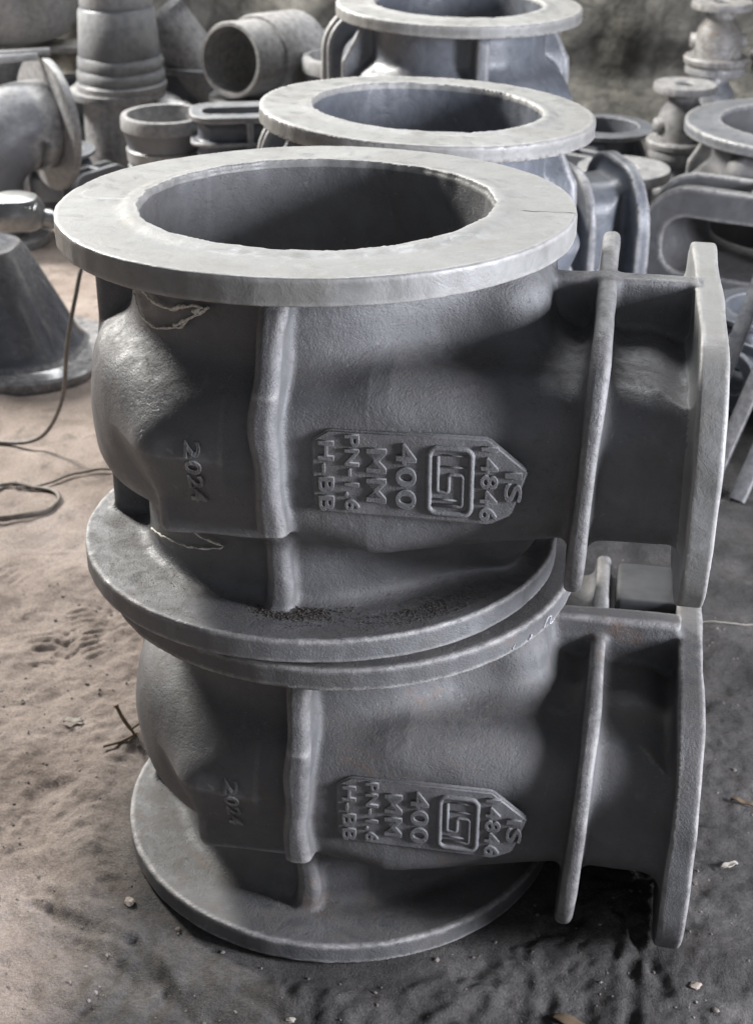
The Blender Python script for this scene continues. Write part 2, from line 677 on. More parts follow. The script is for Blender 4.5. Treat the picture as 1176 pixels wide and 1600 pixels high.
def casting(name, label, loc, phi, tilt=(0, 0), h=.008, bz=(.047, .356), s=0.0, scale=1.0, mats=(None,) * 3, rotm=None,
            group=None):
    root = thing(name, label, 'valve casting', group=group)
    M = Matrix.Translation(loc)
    if rotm is None:
        M = M @ Matrix.Rotation(tilt[1], 4, 'X') @ Matrix.Rotation(-tilt[0], 4, 'Y') @ Matrix.Rotation(phi, 4, 'Z')
    else:
        M = M @ rotm
    root.matrix_world = M @ Matrix.Scale(scale, 4)
    out = []
    zt = 0
    for nm, me in casting_meshes(h, bz, s):
        me2 = me
        if len(me.materials):
            me2 = me          # shared data; override per object
        o = obj(nm, me2, mats[0], root)
        zc = sum((Vector(c).z for c in o.bound_box)) / 8
        top = nm == 'pipe_flange' and zc > .3
        o.material_slots[0].link = 'OBJECT'
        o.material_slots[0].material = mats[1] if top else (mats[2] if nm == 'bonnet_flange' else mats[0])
        out.append(o)
    return root


G = 'gate valve body castings, flanged at both ends'
UP = casting('valve_casting', 'large grey primed valve body casting in front, upper one of the near stack',
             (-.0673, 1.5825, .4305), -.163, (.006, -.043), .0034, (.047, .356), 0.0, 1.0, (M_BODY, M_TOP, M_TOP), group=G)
LO = casting('valve_casting', 'large dusty valve body casting standing in the sand, lower one of the near stack',
             (-.0435, 1.5776, 0.0), -.172, (0, -.020), .0038, (.010, .343), 2.1, 1.0, (M_LOW, M_LOW, M_LOW), group=G)
name_plate(UP, M_MARK)
name_plate(LO, M_MARK)
fit_text("2024", -.0800, .2020, .078, .018, -.0006, M_BODY, UP, 'cast_date', .0046, dict(bz=(.047, .356), s=0.0))
fit_text("2024", -.0800, .2020, .078, .018, -.0002, M_LOW, LO, 'cast_date', .0036, dict(bz=(.010, .343), s=2.1))
chalk_on_cylinder([(-150, .345), (-147, .335), (-143.5, .326), (-135.1, .323), (-127.4, .3286), (-120.7, .3362), (-115.4, .3531),
                   (-110.6, .3620)], .2128, .0013, M_CHALK, UP)
chalk_on_cylinder([(-140, .358), (-134, .352), (-124.2, .3535), (-119, .3600), (-112, .3640), (-116, .3560)], .2128, .0022, M_CHALK, UP)
chalk_on_cylinder([(-124, .334), (-119, .3440), (-113, .3560), (-110, .3660)], .2128, .0018, M_CHALK, UP)
chalk_on_cylinder([(-134.3, .0980), (-124.6, .0960), (-116.4, .0910), (-109.2, .0880), (-114.6, .0800), (-122.4, .0720),
                   (-132.5, .0670), (-141.7, .0600), (-150.5, .0540)], .2128, .0012, M_CHALK, UP)
for pts in ([(-37, .405), (-36.2, .411)], [(-31, .404), (-30.0, .409)], [(-25.0, .405), (-23.5, .414), (-21.5, .413), (-22, .404), (-19.5, .403)]):
    chalk_on_cylinder(pts, .2904, .0009, M_CHALKW, LO)
# thin casting seam across the top flange, in the plane of the web
sm = [Vector((.203 + .0865 * k / 14, .0012 * math.sin(k * 1.7), H + .0001)) for k in range(15)]
obj('casting_seam', tube_mesh('casting_seam', sm, [.00015 + .0003 * random.random() for _ in sm], 6), M_TOP, UP)
sm = [Vector((.2898, .0005, H - .001 - .026 * k / 6)) for k in range(7)]
obj('casting_seam', tube_mesh('casting_seam', sm, .0008, 6), M_TOP, UP)

# ------------------------------------------------------------------ stacks behind
UPRIGHT = None
casting('valve_casting', 'grey valve body casting whose bright flange is second from the front, top of its stack',
        (.0627, 2.335, .3950), R(98), (-.035, -.030), .0065, (.047, .356), 1.0, .922, (M_BACK, M_TOP, M_TOP), group=G)
casting('valve_casting', 'dark valve body casting under the second bright flange, bottom of the middle stack',
        (.0627, 2.335, .0), R(80), (0, 0), .0065, (.047, .356), 1.0, .922, (M_BACK, M_BACK, M_BACK), group=G)
casting('valve_casting', 'farthest grey valve body casting of the row, its bright flange cut by the top edge',
        (.166, 3.307, .3945), R(100), (-.012, .0), .0065, (.047, .356), 1.0, .922, (M_BACK, M_TOP, M_TOP), group=G)
casting('valve_casting', 'hidden bottom valve body casting of the farthest stack in the row',
        (.166, 3.307, .0), R(95), (0, 0), .0065, (.047, .356), 1.0, .922, (M_BACK, M_BACK, M_BACK), group=G)
# lying on its pipe flanges, bonnet flange pointing right and away
casting('valve_casting', 'dark blue valve body casting lying on its side right of the bright flanges',
        (.065, 2.83, .285), 0, h=.0065, s=1.0, mats=(M_BACK, M_BACK, M_BACK),
        rotm=Matrix.Rotation(R(14), 4, 'Z') @ Matrix.Rotation(R(90), 4, 'X') @ Matrix.Translation((0, 0, -.2138)), group=G)
casting('valve_casting', 'valve body casting at right whose rounded rectangular opening faces the camera',
        (1.075, 3.75, .0), R(-116), h=.0065, s=1.0, mats=(M_BODY, M_PALE, M_BODY), group=G)
# small one with the bonnet opening turned up
casting('valve_casting', 'small grey valve casting turned with its rectangular flange up, beside the ribbed socket',
        (-.335, 3.80, .155), 0, h=.0065, s=1.0, scale=.58, mats=(M_BACK, M_BACK, M_PALE),
        rotm=Matrix.Rotation(R(8), 4, 'Z') @ Matrix.Rotation(R(-90), 4, 'Y') @ Matrix.Rotation(R(90), 4, 'X') @ Matrix.Translation((0, 0, -.2138)), group=G)

# scattered castings filling the pile
for (x, y, z, sc, rz, m, lab) in (
        (-1.02, 4.85, 0, .62, 2.2, M_BACK, 'small dark valve casting on the floor behind the elbow flange'),
        (-.98, 4.38, 0, .42, -.6, M_BACK, 'smallest valve casting, on the floor between the elbow and the flanged pipe'),
        (-1.45, 4.75, 0, .70, .4, M_BODY, 'grey valve casting partly out of frame behind the steel bars'),
        (-.55, 4.95, 0, .80, 1.9, M_BACK, 'blue grey valve casting at the wall behind the leaning pipe'),
        (-.12, 5.10, 0, .85, -2.6, M_BODY, 'grey valve casting at the wall behind the open pipe'),
        (.70, 4.55, 0, .52, -2.2, M_BACK, 'dark small valve casting on the floor left of the domed stacks'),
        (1.36, 4.25, 0, .60, 2.6, M_RUSTY, 'rusty valve casting on the floor by the right edge'),
        (.86, 3.05, 0, .45, -2.4, M_BACK, 'small dark valve casting in the shade below the rectangular opening'),
        (1.02, 2.52, 0, .50, 2.0, M_BACK, 'dark valve casting on the black sand behind the leaning bars')):
    casting('valve_casting', lab, (x, y, z), rz, h=.0065, s=1.0, scale=sc, mats=(m, m, m), group=G)

# packing block between the two bonnet necks
pb = thing('packing_block', 'dark grey iron block wedged between the two bonnet necks at right', 'block',
           (.366, 1.640, .296), (0, 0, -.17))
obj('block', box_mesh('block', .096, .10, .040, .007), simple("blackened_iron", (.040, .041, .043), .7, 0, 25, .3, .3), pb)


# ------------------------------------------------------------------ smaller fittings in the background
def small_valve(label, x, y, z, rz, mat, sc=1.0, group='small domed valve castings'):
    t = thing('domed_casting', label, 'valve casting', (x, y, z), (0, 0, rz), group, sc)
    obj('base_flange', lathe_mesh('base_flange', [(.03, 0), (.088, 0), (.090, .008), (.099, .010), (.101, .024), (.097, .030),
                                                   (.03, .030)], 40, wob=.004), mat, t)
    obj('dome', lathe_mesh('dome', [(.03, .029), (.074, .029), (.076, .05), (.073, .085), (.064, .115), (.046, .140), (.044, .172),
                                    (.03, .172)], 40, wob=.01), mat, t)
    obj('top_flange', lathe_mesh('top_flange', [(.030, .171), (.092, .171), (.094, .180), (.092, .192), (.032, .192), (.028, .188)],
                                 40, wob=.006), mat, t)
    for a in (0, math.pi):
        e = tube_mesh('side_lug', [(0, 0, .075), (.085 * math.cos(a), .085 * math.sin(a), .075)], [.030, .022], 14)
        obj('side_lug', e, mat, t)
    return t


small_valve('small grey domed casting at right, topmost of the near short stack', .905, 4.40, .192, .3, M_BODY)
small_valve('small dark domed casting at right, under the grey one', .905, 4.40, .0, .8, M_BACK)
for k in range(3):
    small_valve(('dark domed casting at the foot of the tall stack at right', 'dark domed casting in the middle of the tall stack at right',
                 'rust tinged domed casting on top of the tall stack at right')[k], 1.045, 4.66, .192 * k, 1.1 + k, (M_BACK, M_BACK, M_RUSTY)[k])
for k in range(3):
    small_valve(('domed casting at the foot of the stack cut by the right edge', 'domed casting midway up the stack cut by the right edge',
                 'pale rusty domed casting topping the stack cut by the right edge')[k], 1.262, 4.70, .192 * k, .4 + k, (M_BACK, M_BODY, M_RUSTY)[k])
small_valve('small grey valve casting with a bright round flange behind the lying blue casting', .665, 3.93, .0, .2, M_PALE, 1.36)

# elbow with a round flange at the left
t = thing('elbow_fitting', 'grey pipe elbow with a large round flange at the left edge', 'pipe fitting', (-.96, 4.2, 0))
fx = Vector((.80, .60, 0))
c0 = Vector((0, 0, .300))
path = [c0 + fx * .0, c0 - fx * .06]
for k in range(0, 9):
    a = R(90 * k / 8)
    path.append(c0 - fx * (.06 + .16 * math.sin(a)) + Vector((0, 0, -.16 * (1 - math.cos(a)))))
path.append(Vector((path[-1].x, path[-1].y, .02)))
obj('bend', tube_mesh('bend', path, .125, 40), M_BACK, t)
fm = lathe_mesh('round_flange', [(.10, 0), (.188, 0), (.190, .004), (.190, .018), (.188, .022), (.10, .022)], 56)
for v in fm.vertices:
    pass
o = obj('round_flange', fm, M_BACK, t)
o.matrix_local = Matrix.Translation(c0) @ fx.to_track_quat('Z', 'Y').to_matrix().to_4x4()
o = obj('foot_flange', lathe_mesh('foot_flange', [(.10, 0), (.188, 0), (.188, .022), (.10, .022)], 48), M_BACK, t)
o.location = (path[-1].x, path[-1].y, 0)
for k, (dy, dz) in enumerate(((0, .0), (.07, .0))):
    a = Vector((-1.75, 4.02 + dy, .47)); b = Vector((-.945 + .02 * k, 4.13 + dy, .502))
    o = obj('flat_bar', tube_mesh('flat_bar', [a, b], .011, 10), M_PALE)
    tag(o, ('nearer pale steel bar lying across the elbow flange at upper left', 'farther pale steel bar lying across the elbow flange at upper left')[k],
        'steel bar', 'steel bars on the elbow flange')

# standing pipe piece with a ribbed bell on it
t = thing('flanged_pipe', 'dark blue grey pipe piece standing under the ribbed bell at upper left', 'pipe fitting', (-.815, 4.6, 0))
obj('pipe_wall', lathe_mesh('pipe_wall', [(.085, 0), (.112, 0), (.112, .05), (.108, .293), (.085, .293)], 48), M_BACK, t)
obj('top_flange', lathe_mesh('top_flange', [(.085, .292), (.148, .292), (.150, .30), (.148, .314), (.085, .314)], 48), M_BACK, t)
t = thing('ribbed_bell', 'grey ribbed bell socket standing upside down on the flanged pipe', 'pipe fitting', (-.800, 4.6, .3145))
obj('bell', lathe_mesh('bell', [(.125, 0), (.138, 0), (.140, .018), (.134, .026), (.136, .034), (.134, .056), (.129, .062),
                                (.131, .070), (.129, .096), (.124, .102), (.126, .110), (.122, .15), (.116, .235), (.109, .243),
                                (.110, .255), (.104, .40), (.09, .40), (.11, .1)], 56), M_PALE, t)
# ribbed socket, open at the top
t = thing('ribbed_socket', 'open ribbed grey socket standing left of the near stack', 'pipe fitting', (-.585, 4.0, 0))
prof = [(.085, 0), (.088, 0)]
for k in range(6):
    z = .03 + k * .045
    prof += [(.088 + z * .055, z), (.093 + z * .06, z + .004), (.095 + z * .06, z + .034), (.091 + z * .055, z + .038)]
prof += [(.114, .338), (.121, .345), (.121, .372), (.117, .380), (.103, .380), (.095, .34), (.075, .01)]
obj('socket_wall', lathe_mesh('socket_wall', prof, 56), M_PALE, t)
t = thing('ribbed_socket', 'distant ribbed grey socket showing left of the farthest bright flange', 'pipe fitting', (-.09, 4.45, 0), scale=1.18)
obj('socket_wall', bpy.data.meshes['socket_wall'], M_PALE, t)


# open pipe end facing the camera, lying on a stub
def axial(name, label, loc, direction, parts, cat='pipe fitting', group=None):
    t = thing(name, label, cat, group=group)
    t.matrix_world = Matrix.Translation(loc) @ Vector(direction).normalized().to_track_quat('Z', 'Y').to_matrix().to_4x4()
    for nm, prof, mat in parts:
        obj(nm, lathe_mesh(nm, prof, 56), mat, t)
    return t


axial('open_pipe', 'short grey pipe with a collar, its open end facing the camera near the top', (-.44, 4.38, .445), (.50, .84, -.10),
      [('pipe_wall', [(.096, 0), (.106, 0), (.109, .006), (.109, .30), (.096, .30)], M_BODY),
       ('collar', [(.108, .13), (.120, .13), (.124, .14), (.128, .34), (.105, .34), (.105, .30)], M_BODY)])
axial('pipe_stub', 'short upright pipe stub with flange under the open pipe', (-.375, 4.47, 0), (0, 0, 1),
      [('pipe_wall', [(.06, 0), (.085, 0), (.085, .31), (.06, .31)], M_BACK),
       ('top_flange', [(.06, .309), (.14, .309), (.14, .325), (.06, .325)], M_PALE)])
axial('leaning_pipe', 'blue grey flanged pipe leaning behind the ribbed bell', (-.700, 4.83, .50), (.55, -.05, -.75),
      [('pipe_wall', [(.06, 0), (.080, 0), (.082, .52), (.06, .52)], M_BACK),
       ('end_flange', [(.06, -.012), (.128, -.012), (.130, .008), (.06, .008)], M_BODY)])
axial('dished_casting', 'round bottomed grey casting cut by the top left corner', (-1.20, 5.02, .372), (0, 0, 1),
      [('shell', [(.0, 0), (.10, .002), (.165, .03), (.195, .08), (.200, .22), (.19, .22), (.18, .08), (.0, .02)], M_PALE)])
axial('pipe_stub', 'thick pipe stub carrying the flat plank at upper left', (-1.30, 5.0, 0), (0, 0, 1),
      [('pipe_wall', [(.07, 0), (.12, 0), (.12, .345), (.07, .345)], M_BACK)])
o = obj('iron_strip', box_mesh('iron_strip', .72, .14, .022, .003), M_RUSTY)
o.location = (-1.32, 5.0, .349)
tag(o, 'flat rusty strip carrying the round bottomed casting at upper left', 'strip')
# small castings lying on the floor in the gap at left
for k, (x, y, r, lab) in enumerate(((-1.02, 4.72, .10, 'low dusty round casting on the floor behind the elbow'),
                                    (-.80, 4.25, .085, 'low dusty round casting on the floor right of the elbow foot'))):
    axial('round_casting', lab, (x, y, 0), (0, 0, 1), [('shell', [(.02, 0), (r, 0), (r * 1.02, .03), (r * .8, .07), (.03, .09), (.02, .05)], M_RUSTY)])

# two leaning bars at the right edge
for k, (a, b) in enumerate((((.655, 2.55, .0), (.86, 2.78, .42)), ((.70, 2.50, .0), (.90, 2.72, .40)), ((.625, 2.63, .0), (.80, 2.85, .40)))):
    a, b = Vector(a), Vector(b)
    L = (b - a).length
    o = obj('leaning_bar', box_mesh('leaning_bar', .032, .012, L, .002), (M_BODY, M_PALE, M_BACK)[k])
    o.matrix_world = Matrix.Translation(a) @ (b - a).to_track_quat('Z', 'Y').to_matrix().to_4x4()
    tag(o, ('grey flat bar leaning behind the bonnet flange at right, middle of three', 'pale flat bar leaning nearest at the right edge',
            'dark flat bar leaning farthest back at the right edge')[k], 'bar', 'flat bars leaning at the right edge')


# ------------------------------------------------------------------ the big bonnet at the left with the grinder on it
def super_loft(name, secs, n=72, p=3.2):
    """secs: (semi x, semi y, z); rounded-rectangle sections"""
    V, F = [], []
    for a, b, z in secs:
        for k in range(n):
            t = 2 * math.pi * k / n
            c, s = math.cos(t), math.sin(t)
            V.append((a * math.copysign(abs(c) ** (2 / p), c), b * math.copysign(abs(s) ** (2 / p), s), z))
    for i in range(len(secs) - 1):
        for k in range(n):
            k2 = (k + 1) % n
            F.append((i * n + k, i * n + k2, (i + 1) * n + k2, (i + 1) * n + k))
    F.append(tuple(range(n))[::-1])
    F.append(tuple((len(secs) - 1) * n + k for k in range(n)))
    return edge_shade(mesh_from(name, V, F), 35)


M_GLOSS = iron_paint("glossy_dark_primer", (.085, .090, .105), dust=.1, rough=(.14, .30), grit=.10, sheen=1.0)
M_GLOSS.node_tree.nodes['Principled BSDF'].inputs['Coat Weight'].default_value = .8
t = thing('bonnet_casting', 'dark glossy tapered valve bonnet standing on the sand at the left edge', 'valve casting', (-.985, 3.20, 0), (0, 0, R(-6)))
obj('base_flange', super_loft('base_flange', [(.352, .222, 0), (.358, .228, .004), (.357, .227, .024), (.350, .220, .030)]), M_GLOSS, t)
obj('cover', super_loft('cover', [(.300, .175, .030), (.288, .165, .042), (.276, .155, .060), (.180, .100, .255), (.165, .090, .275),
                                  (.10, .07, .280), (.095, .07, .300)]), M_GLOSS, t)
obj('neck', lathe_mesh('neck', [(.0, .299), (.085, .299), (.07, .315), (.06, .335), (.0, .335)], 40), M_GLOSS, t)
for q in ([(.02, -.145, .09), (.08, -.140, .075), (.15, -.120, .12), (.12, -.115, .17)], [(-.02, -.13, .14), (.06, -.110, .19), (.13, -.12, .14)],
          [(.16, -.15, .07), (.21, -.125, .075), (.24, -.11, .07)]):
    pass

t = thing('angle_grinder', 'worn aluminium angle grinder resting on the dark bonnet at the left edge', 'angle grinder', (-.800, 3.12, .372), (0, 0, R(8)))
obj('gear_head', super_loft('gear_head', [(.050, .040, -.034), (.062, .050, -.028), (.068, .056, .0), (.066, .053, .012), (.052, .042, .034), (.030, .025, .042)], 48, 2.5), M_ALU, t)
for k in range(5):
    o = obj('cooling_fin', box_mesh('cooling_fin', .005, .030, .004, .001), M_ALU, t)
    o.location = (.012 + k * .009, -.030, .032 - k * .003)
    o.rotation_euler = (R(25), R(20), 0)
obj('motor_barrel', tube_mesh('motor_barrel', [(.045, .0, -.012), (.075, .004, -.02), (.085, .006, -.022), (.20, .03, -.035), (.26, .04, -.040)],
                              [.022, .024, .019, .021, .018], 20), M_ALU, t)
cb = smooth_path([(-.545, 3.165, .330), (-.545, 2.95, .390), (-.556, 2.68, .430), (-.575, 2.62, .36), (-.600, 2.62, .26), (-.630, 2.66, .13),
                  (-.690, 2.70, .03), (-.775, 2.72, .006), (-.90, 2.78, .006)], 8)
o = obj('power_cable', tube_mesh('power_cable', cb, .0042, 10), M_CABLE)
tag(o, 'thin grey cable hanging from behind the near flange down to the sand', 'cable')

# ------------------------------------------------------------------ ground
def vnoise(x, y, f, seed):
    r = np.random.default_rng(seed)
    T = r.random((256, 256))
    X, Y = x * f, y * f
    xi, yi = np.floor(X).astype(int), np.floor(Y).astype(int)
    u, v = X - xi, Y - yi
    u = u * u * (3 - 2 * u)
    v = v * v * (3 - 2 * v)
    g = lambda a, b: T[a % 256, b % 256]
    return (g(xi, yi) * (1 - u) + g(xi + 1, yi) * u) * (1 - v) + (g(xi, yi + 1) * (1 - u) + g(xi + 1, yi + 1) * u) * v - .5


def segd(x, y, a, b):
    ax, ay = a
    bx, by = b
    dx, dy = bx - ax, by - ay
    t = np.clip(((x - ax) * dx + (y - ay) * dy) / (dx * dx + dy * dy), 0, 1)
    return np.hypot(x - ax - t * dx, y - ay - t * dy)


def boot_print(cx, cy, ang, sc=1.0):
    """short grooves of a lugged sole"""
    out = []
    loc = []
    for k in range(5):
        loc.append(((-.047, .035 - k * .016), (-.018, .030 - k * .016)))
        loc.append(((.048, .030 - k * .016), (.022, .022 - k * .016)))
    loc += [((-.012, .040), (0, .028)), ((0, .028), (.014, .042)), ((-.014, .012), (0, .0)), ((0, 0), (.016, .014)),
            ((-.014, -.016), (0, -.03)), ((0, -.03), (.016, -.014)), ((-.012, -.04), (.012, -.045))]
    c, s = math.cos(ang), math.sin(ang)
    for a, b in loc:
        j = random.uniform(-.003, .003)
        if random.random() < .12:
            continue
        f = lambda p: (j + cx + sc * (p[0] * c - p[1] * s), cy + sc * (p[0] * s + p[1] * c))
        out.append((f(a), f(b)))
    return out


GROOVES = []
for a, b in boot_print(-.505, 1.985, .25, 1.15):
    GROOVES.append((a, b, .0034, .0036))
for a, b in boot_print(-.455, 2.075, .55, 1.1):
    GROOVES.append((a, b, .0022, .0038))
for a, b in boot_print(-.60, 1.62, -.5, 1.1)[:9]:
    GROOVES.append((a, b, .0016, .0050))
for a, b in boot_print(-.66, 2.16, .9, 1.1)[:8]:
    GROOVES.append((a, b, .0016, .0050))
FUR = [((-.35, 1.20), (-.31, 1.29)), ((-.27, 1.17), (-.245, 1.25)), ((-.16, 1.25), (-.06, 1.17)), ((.05, 1.17), (.13, 1.24)),
       ((.30, 1.20), (.33, 1.36)), ((.36, 1.16), (.46, 1.24)), ((.40, 1.13), (.47, 1.25)), ((.43, 1.12), (.475, 1.24)),
       ((.35, 1.10), (.38, 1.20)), ((-.44, 1.40), (-.30, 1.33)), ((-.30, 1.33), (-.22, 1.22)), ((.19, 1.16), (.21, 1.25)), ((.31, 1.40), (.35, 1.25))]
for a, b in FUR:
    GROOVES.append((a, b, .0035, .008))


def ground_h(x, y):
    h = .020 * vnoise(x, y, 1.3, 1) + .014 * vnoise(x, y, 4.1, 2) + .010 * vnoise(x, y, 11, 3) + .0095 * vnoise(x, y, 24, 4)
    near = np.exp(-((x + .05) ** 2 + (y - 1.6) ** 2) / .8)
    h += near * (.0060 * vnoise(x, y, 43, 8) + .0055 * vnoise(x, y, 71, 5) + .0040 * vnoise(x, y, 118, 6))
    d = np.hypot(x + .0435, y - 1.5776)
    # flat bed pressed by the base flange and a low berm of sand round it
    bed = np.clip((d - .29) / .05, 0, 1)
    h = h * bed - .002 * (1 - bed)
    h += .012 * np.exp(-((d - .355) / .035) ** 2) * (x < .05) * np.clip((.05 - x) * 8, 0, 1)
    # mound under the lower bonnet flange
    h += .014 * np.exp(-(((x - .38) / .13) ** 2 + ((y - 1.33) / .10) ** 2))
    for (a, b, dp, wd) in GROOVES:
        dd = segd(x, y, a, b)
        h -= dp * np.exp(-(dd / wd) ** 4) - dp * .35 * np.exp(-((dd - wd * 2.0) / (wd * .7)) ** 2)
    return h


def axis(lo, a, b, hi, fine, grow=1.06):
    m = list(np.arange(a, b, fine))
    s, v = fine, m[-1]
    r = []
    while v < hi:
        s *= grow
        v += s
        r.append(v)
    s, v = fine, m[0]
    l = []
    while v > lo:
        s *= grow
        v -= s
        l.append(v)
    return np.array(l[::-1] + m + r)


gx = axis(-12, -.80, .62, 12, .0040)
gy = axis(-4, 1.02, 2.25, 16, .0040)
X, Y = np.meshgrid(gx, gy, indexing='ij')
Z = ground_h(X, Y)
V = np.stack([X, Y, Z], -1).reshape(-1, 3)
nx, ny = len(gx), len(gy)
ii = (np.arange(nx - 1)[:, None] * ny + np.arange(ny - 1)[None, :]).ravel()
F = np.stack([ii, ii + ny, ii + ny + 1, ii + 1], 1)
gm = mesh_from('ground', V, F)

M_G = bpy.data.materials.new("foundry_sand")
nt, N, Lk, B = nodes_of(M_G)
geo = N.new("ShaderNodeTexCoord")
v = geo.outputs["Object"]
tan = ramp(nt, noise(nt, v, 5, 7, .65, .5), [(.30, (.175, .141, .120)), (.50, (.285, .236, .205)), (.72, (.360, .305, .268))])
spk = ramp(nt, noise(nt, v, 260, 4, .7), [(.33, .60), (.52, 1.0), (.70, 1.28)])
tan = mix(nt, .75, tan, spk, 'MULTIPLY')
blk = ramp(nt, noise(nt, v, 9, 7, .7, .3), [(.30, (.050, .048, .047)), (.55, (.095, .090, .087)), (.75, (.165, .155, .145))])
blk = mix(nt, .8, blk, spk, 'MULTIPLY')
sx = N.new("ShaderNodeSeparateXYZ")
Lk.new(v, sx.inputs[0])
y_falloff = N.new("ShaderNodeMapRange")
Lk.new(sx.outputs[1], y_falloff.inputs[0])
y_falloff.inputs[1].default_value = 1.0
y_falloff.inputs[2].default_value = 2.1
y_falloff.inputs[3].default_value = .34
y_falloff.inputs[4].default_value = -.04  # nearer sand goes darker: falloff of the light put into the colour
# burnt black sand round and right of the castings, with painted light falloff
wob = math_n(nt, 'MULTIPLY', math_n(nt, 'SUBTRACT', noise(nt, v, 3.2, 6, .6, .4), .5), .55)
e = math_n(nt, 'ADD', math_n(nt, 'ADD', sx.outputs[0], y_falloff.outputs[0]), wob)
spill_falloff = ramp(nt, e, [(.0, 0.0), (.13, 1.0)])
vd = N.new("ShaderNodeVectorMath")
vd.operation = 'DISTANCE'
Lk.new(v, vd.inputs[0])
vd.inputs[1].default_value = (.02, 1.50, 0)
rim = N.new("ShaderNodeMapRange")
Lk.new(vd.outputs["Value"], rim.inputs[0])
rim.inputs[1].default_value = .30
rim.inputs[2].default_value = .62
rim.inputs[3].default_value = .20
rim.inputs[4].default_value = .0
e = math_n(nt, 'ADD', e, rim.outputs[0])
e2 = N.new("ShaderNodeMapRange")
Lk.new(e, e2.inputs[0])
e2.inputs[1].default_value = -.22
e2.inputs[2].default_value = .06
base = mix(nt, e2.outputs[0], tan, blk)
dirty = ramp(nt, noise(nt, v, 14, 6, .7, .6), [(.52, 0.0), (.70, .6)])
base = mix(nt, dirty, base, (.075, .066, .058))
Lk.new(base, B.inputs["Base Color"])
B.inputs["Roughness"].default_value = .95
B.inputs["Specular IOR Level"].default_value = .15
bp = N.new("ShaderNodeBump")
bp.inputs["Strength"].default_value = 1.0
bp.inputs["Distance"].default_value = .0055
Lk.new(mix(nt, .5, noise(nt, v, 120, 6, .75), noise(nt, v, 420, 3, .7)), bp.inputs["Height"])
Lk.new(bp.outputs[0], B.inputs["Normal"])
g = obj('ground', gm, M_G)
g['kind'] = 'structure'

# ------------------------------------------------------------------ wall behind
xs = np.arange(-5, 5.01, .035)
zs = np.arange(-.05, 3.2, .035)
X, Zz = np.meshgrid(xs, zs, indexing='ij')
Yw = 5.75 + .10 * vnoise(X, Zz, 1.1, 21) + .09 * vnoise(X, Zz, 3.3, 22) + .06 * vnoise(X, Zz, 7, 23) + .03 * vnoise(X, Zz, 16, 24)
Yw -= .35 * np.clip((.10 - Zz) / .15, 0, 1)
V = np.stack([X, Yw, Zz], -1).reshape(-1, 3)
nx, ny = len(xs), len(zs)
ii = (np.arange(nx - 1)[:, None] * ny + np.arange(ny - 1)[None, :]).ravel()
F = np.stack([ii, ii + ny, ii + ny + 1, ii + 1], 1)
M_W = bpy.data.materials.new("rough_mud_plaster")
nt, N, Lk, B = nodes_of(M_W)
v = N.new("ShaderNodeTexCoord").outputs["Object"]
c = ramp(nt, noise(nt, v, 3.6, 9, .72, .8), [(.30, (.060, .057, .050)), (.46, (.118, .113, .100)), (.58, (.175, .167, .146)), (.74, (.30, .285, .25))])
c = mix(nt, .6, c, ramp(nt, noise(nt, v, 30, 5, .7), [(.3, .6), (.7, 1.3)]), 'MULTIPLY')
vo = N.new("ShaderNodeTexVoronoi")
vo.feature = 'DISTANCE_TO_EDGE'
vo.inputs["Scale"].default_value = 5.5
wv = N.new("ShaderNodeVectorMath")
wv.operation = 'ADD'
wn_ = N.new("ShaderNodeTexNoise")
wn_.inputs["Scale"].default_value = 6
Lk.new(v, wn_.inputs["Vector"])
Lk.new(v, wv.inputs[0])
Lk.new(mix(nt, .75, wn_.outputs["Color"], (.0, .0, .0)), wv.inputs[1])
Lk.new(wv.outputs[0], vo.inputs["Vector"])
c = mix(nt, .55, c, ramp(nt, vo.outputs["Distance"], [(.0, .35), (.12, 1.0)]), 'MULTIPLY')
Lk.new(c, B.inputs["Base Color"])
B.inputs["Roughness"].default_value = .95
bp = N.new("ShaderNodeBump")
bp.inputs["Distance"].default_value = .03
bp.inputs["Strength"].default_value = .8
Lk.new(noise(nt, v, 14, 8, .7), bp.inputs["Height"])
Lk.new(bp.outputs[0], B.inputs["Normal"])
wl = obj('shed_wall', mesh_from('shed_wall', V, F), M_W)
tag(wl, 'rough mottled brown plastered wall at the back of the shed', 'wall')

# ------------------------------------------------------------------ crumbs, pebbles, scraps
import bmesh


def pebble_mesh(name, items, sub=1):
    bm = bmesh.new()
    for (x, y, z, r) in items:
        res = bmesh.ops.create_icosphere(bm, subdivisions=sub, radius=1)
        sxx, syy, szz = r * random.uniform(.7, 1.3), r * random.uniform(.7, 1.3), r * random.uniform(.45, .9)
        rot = Euler((random.random() * 3, random.random() * 3, random.random() * 3)).to_matrix()
        for vv in res['verts']:
            p = rot @ (Vector(vv.co) * random.uniform(.68, 1.2))
            vv.co = Vector((x + p.x * sxx, y + p.y * syy, z + p.z * szz))
    me = bpy.data.meshes.new(name)
    bm.to_mesh(me)
    bm.free()
    return me


def gh(x, y):
    return float(ground_h(np.array([x]), np.array([y]))[0])


it = []
for _ in range(1700):
    x, y = random.uniform(-.62, .60), random.uniform(1.03, 2.3)
    if math.hypot(x + .0435, y - 1.5776) < .30:
        continue
    r = random.choice([.0008, .0008, .0011, .0014, .0020, .0030]) * random.uniform(.7, 1.3)
    it.append((x, y, gh(x, y) + r * .2, r))
o = obj('sand_crumbs', pebble_mesh('sand_crumbs', it), simple('crumb', (.16, .14, .125), .9, 0, 9, .8))
o['kind'] = 'stuff'
o['label'] = 'loose crumbs and grit scattered over the foundry sand'
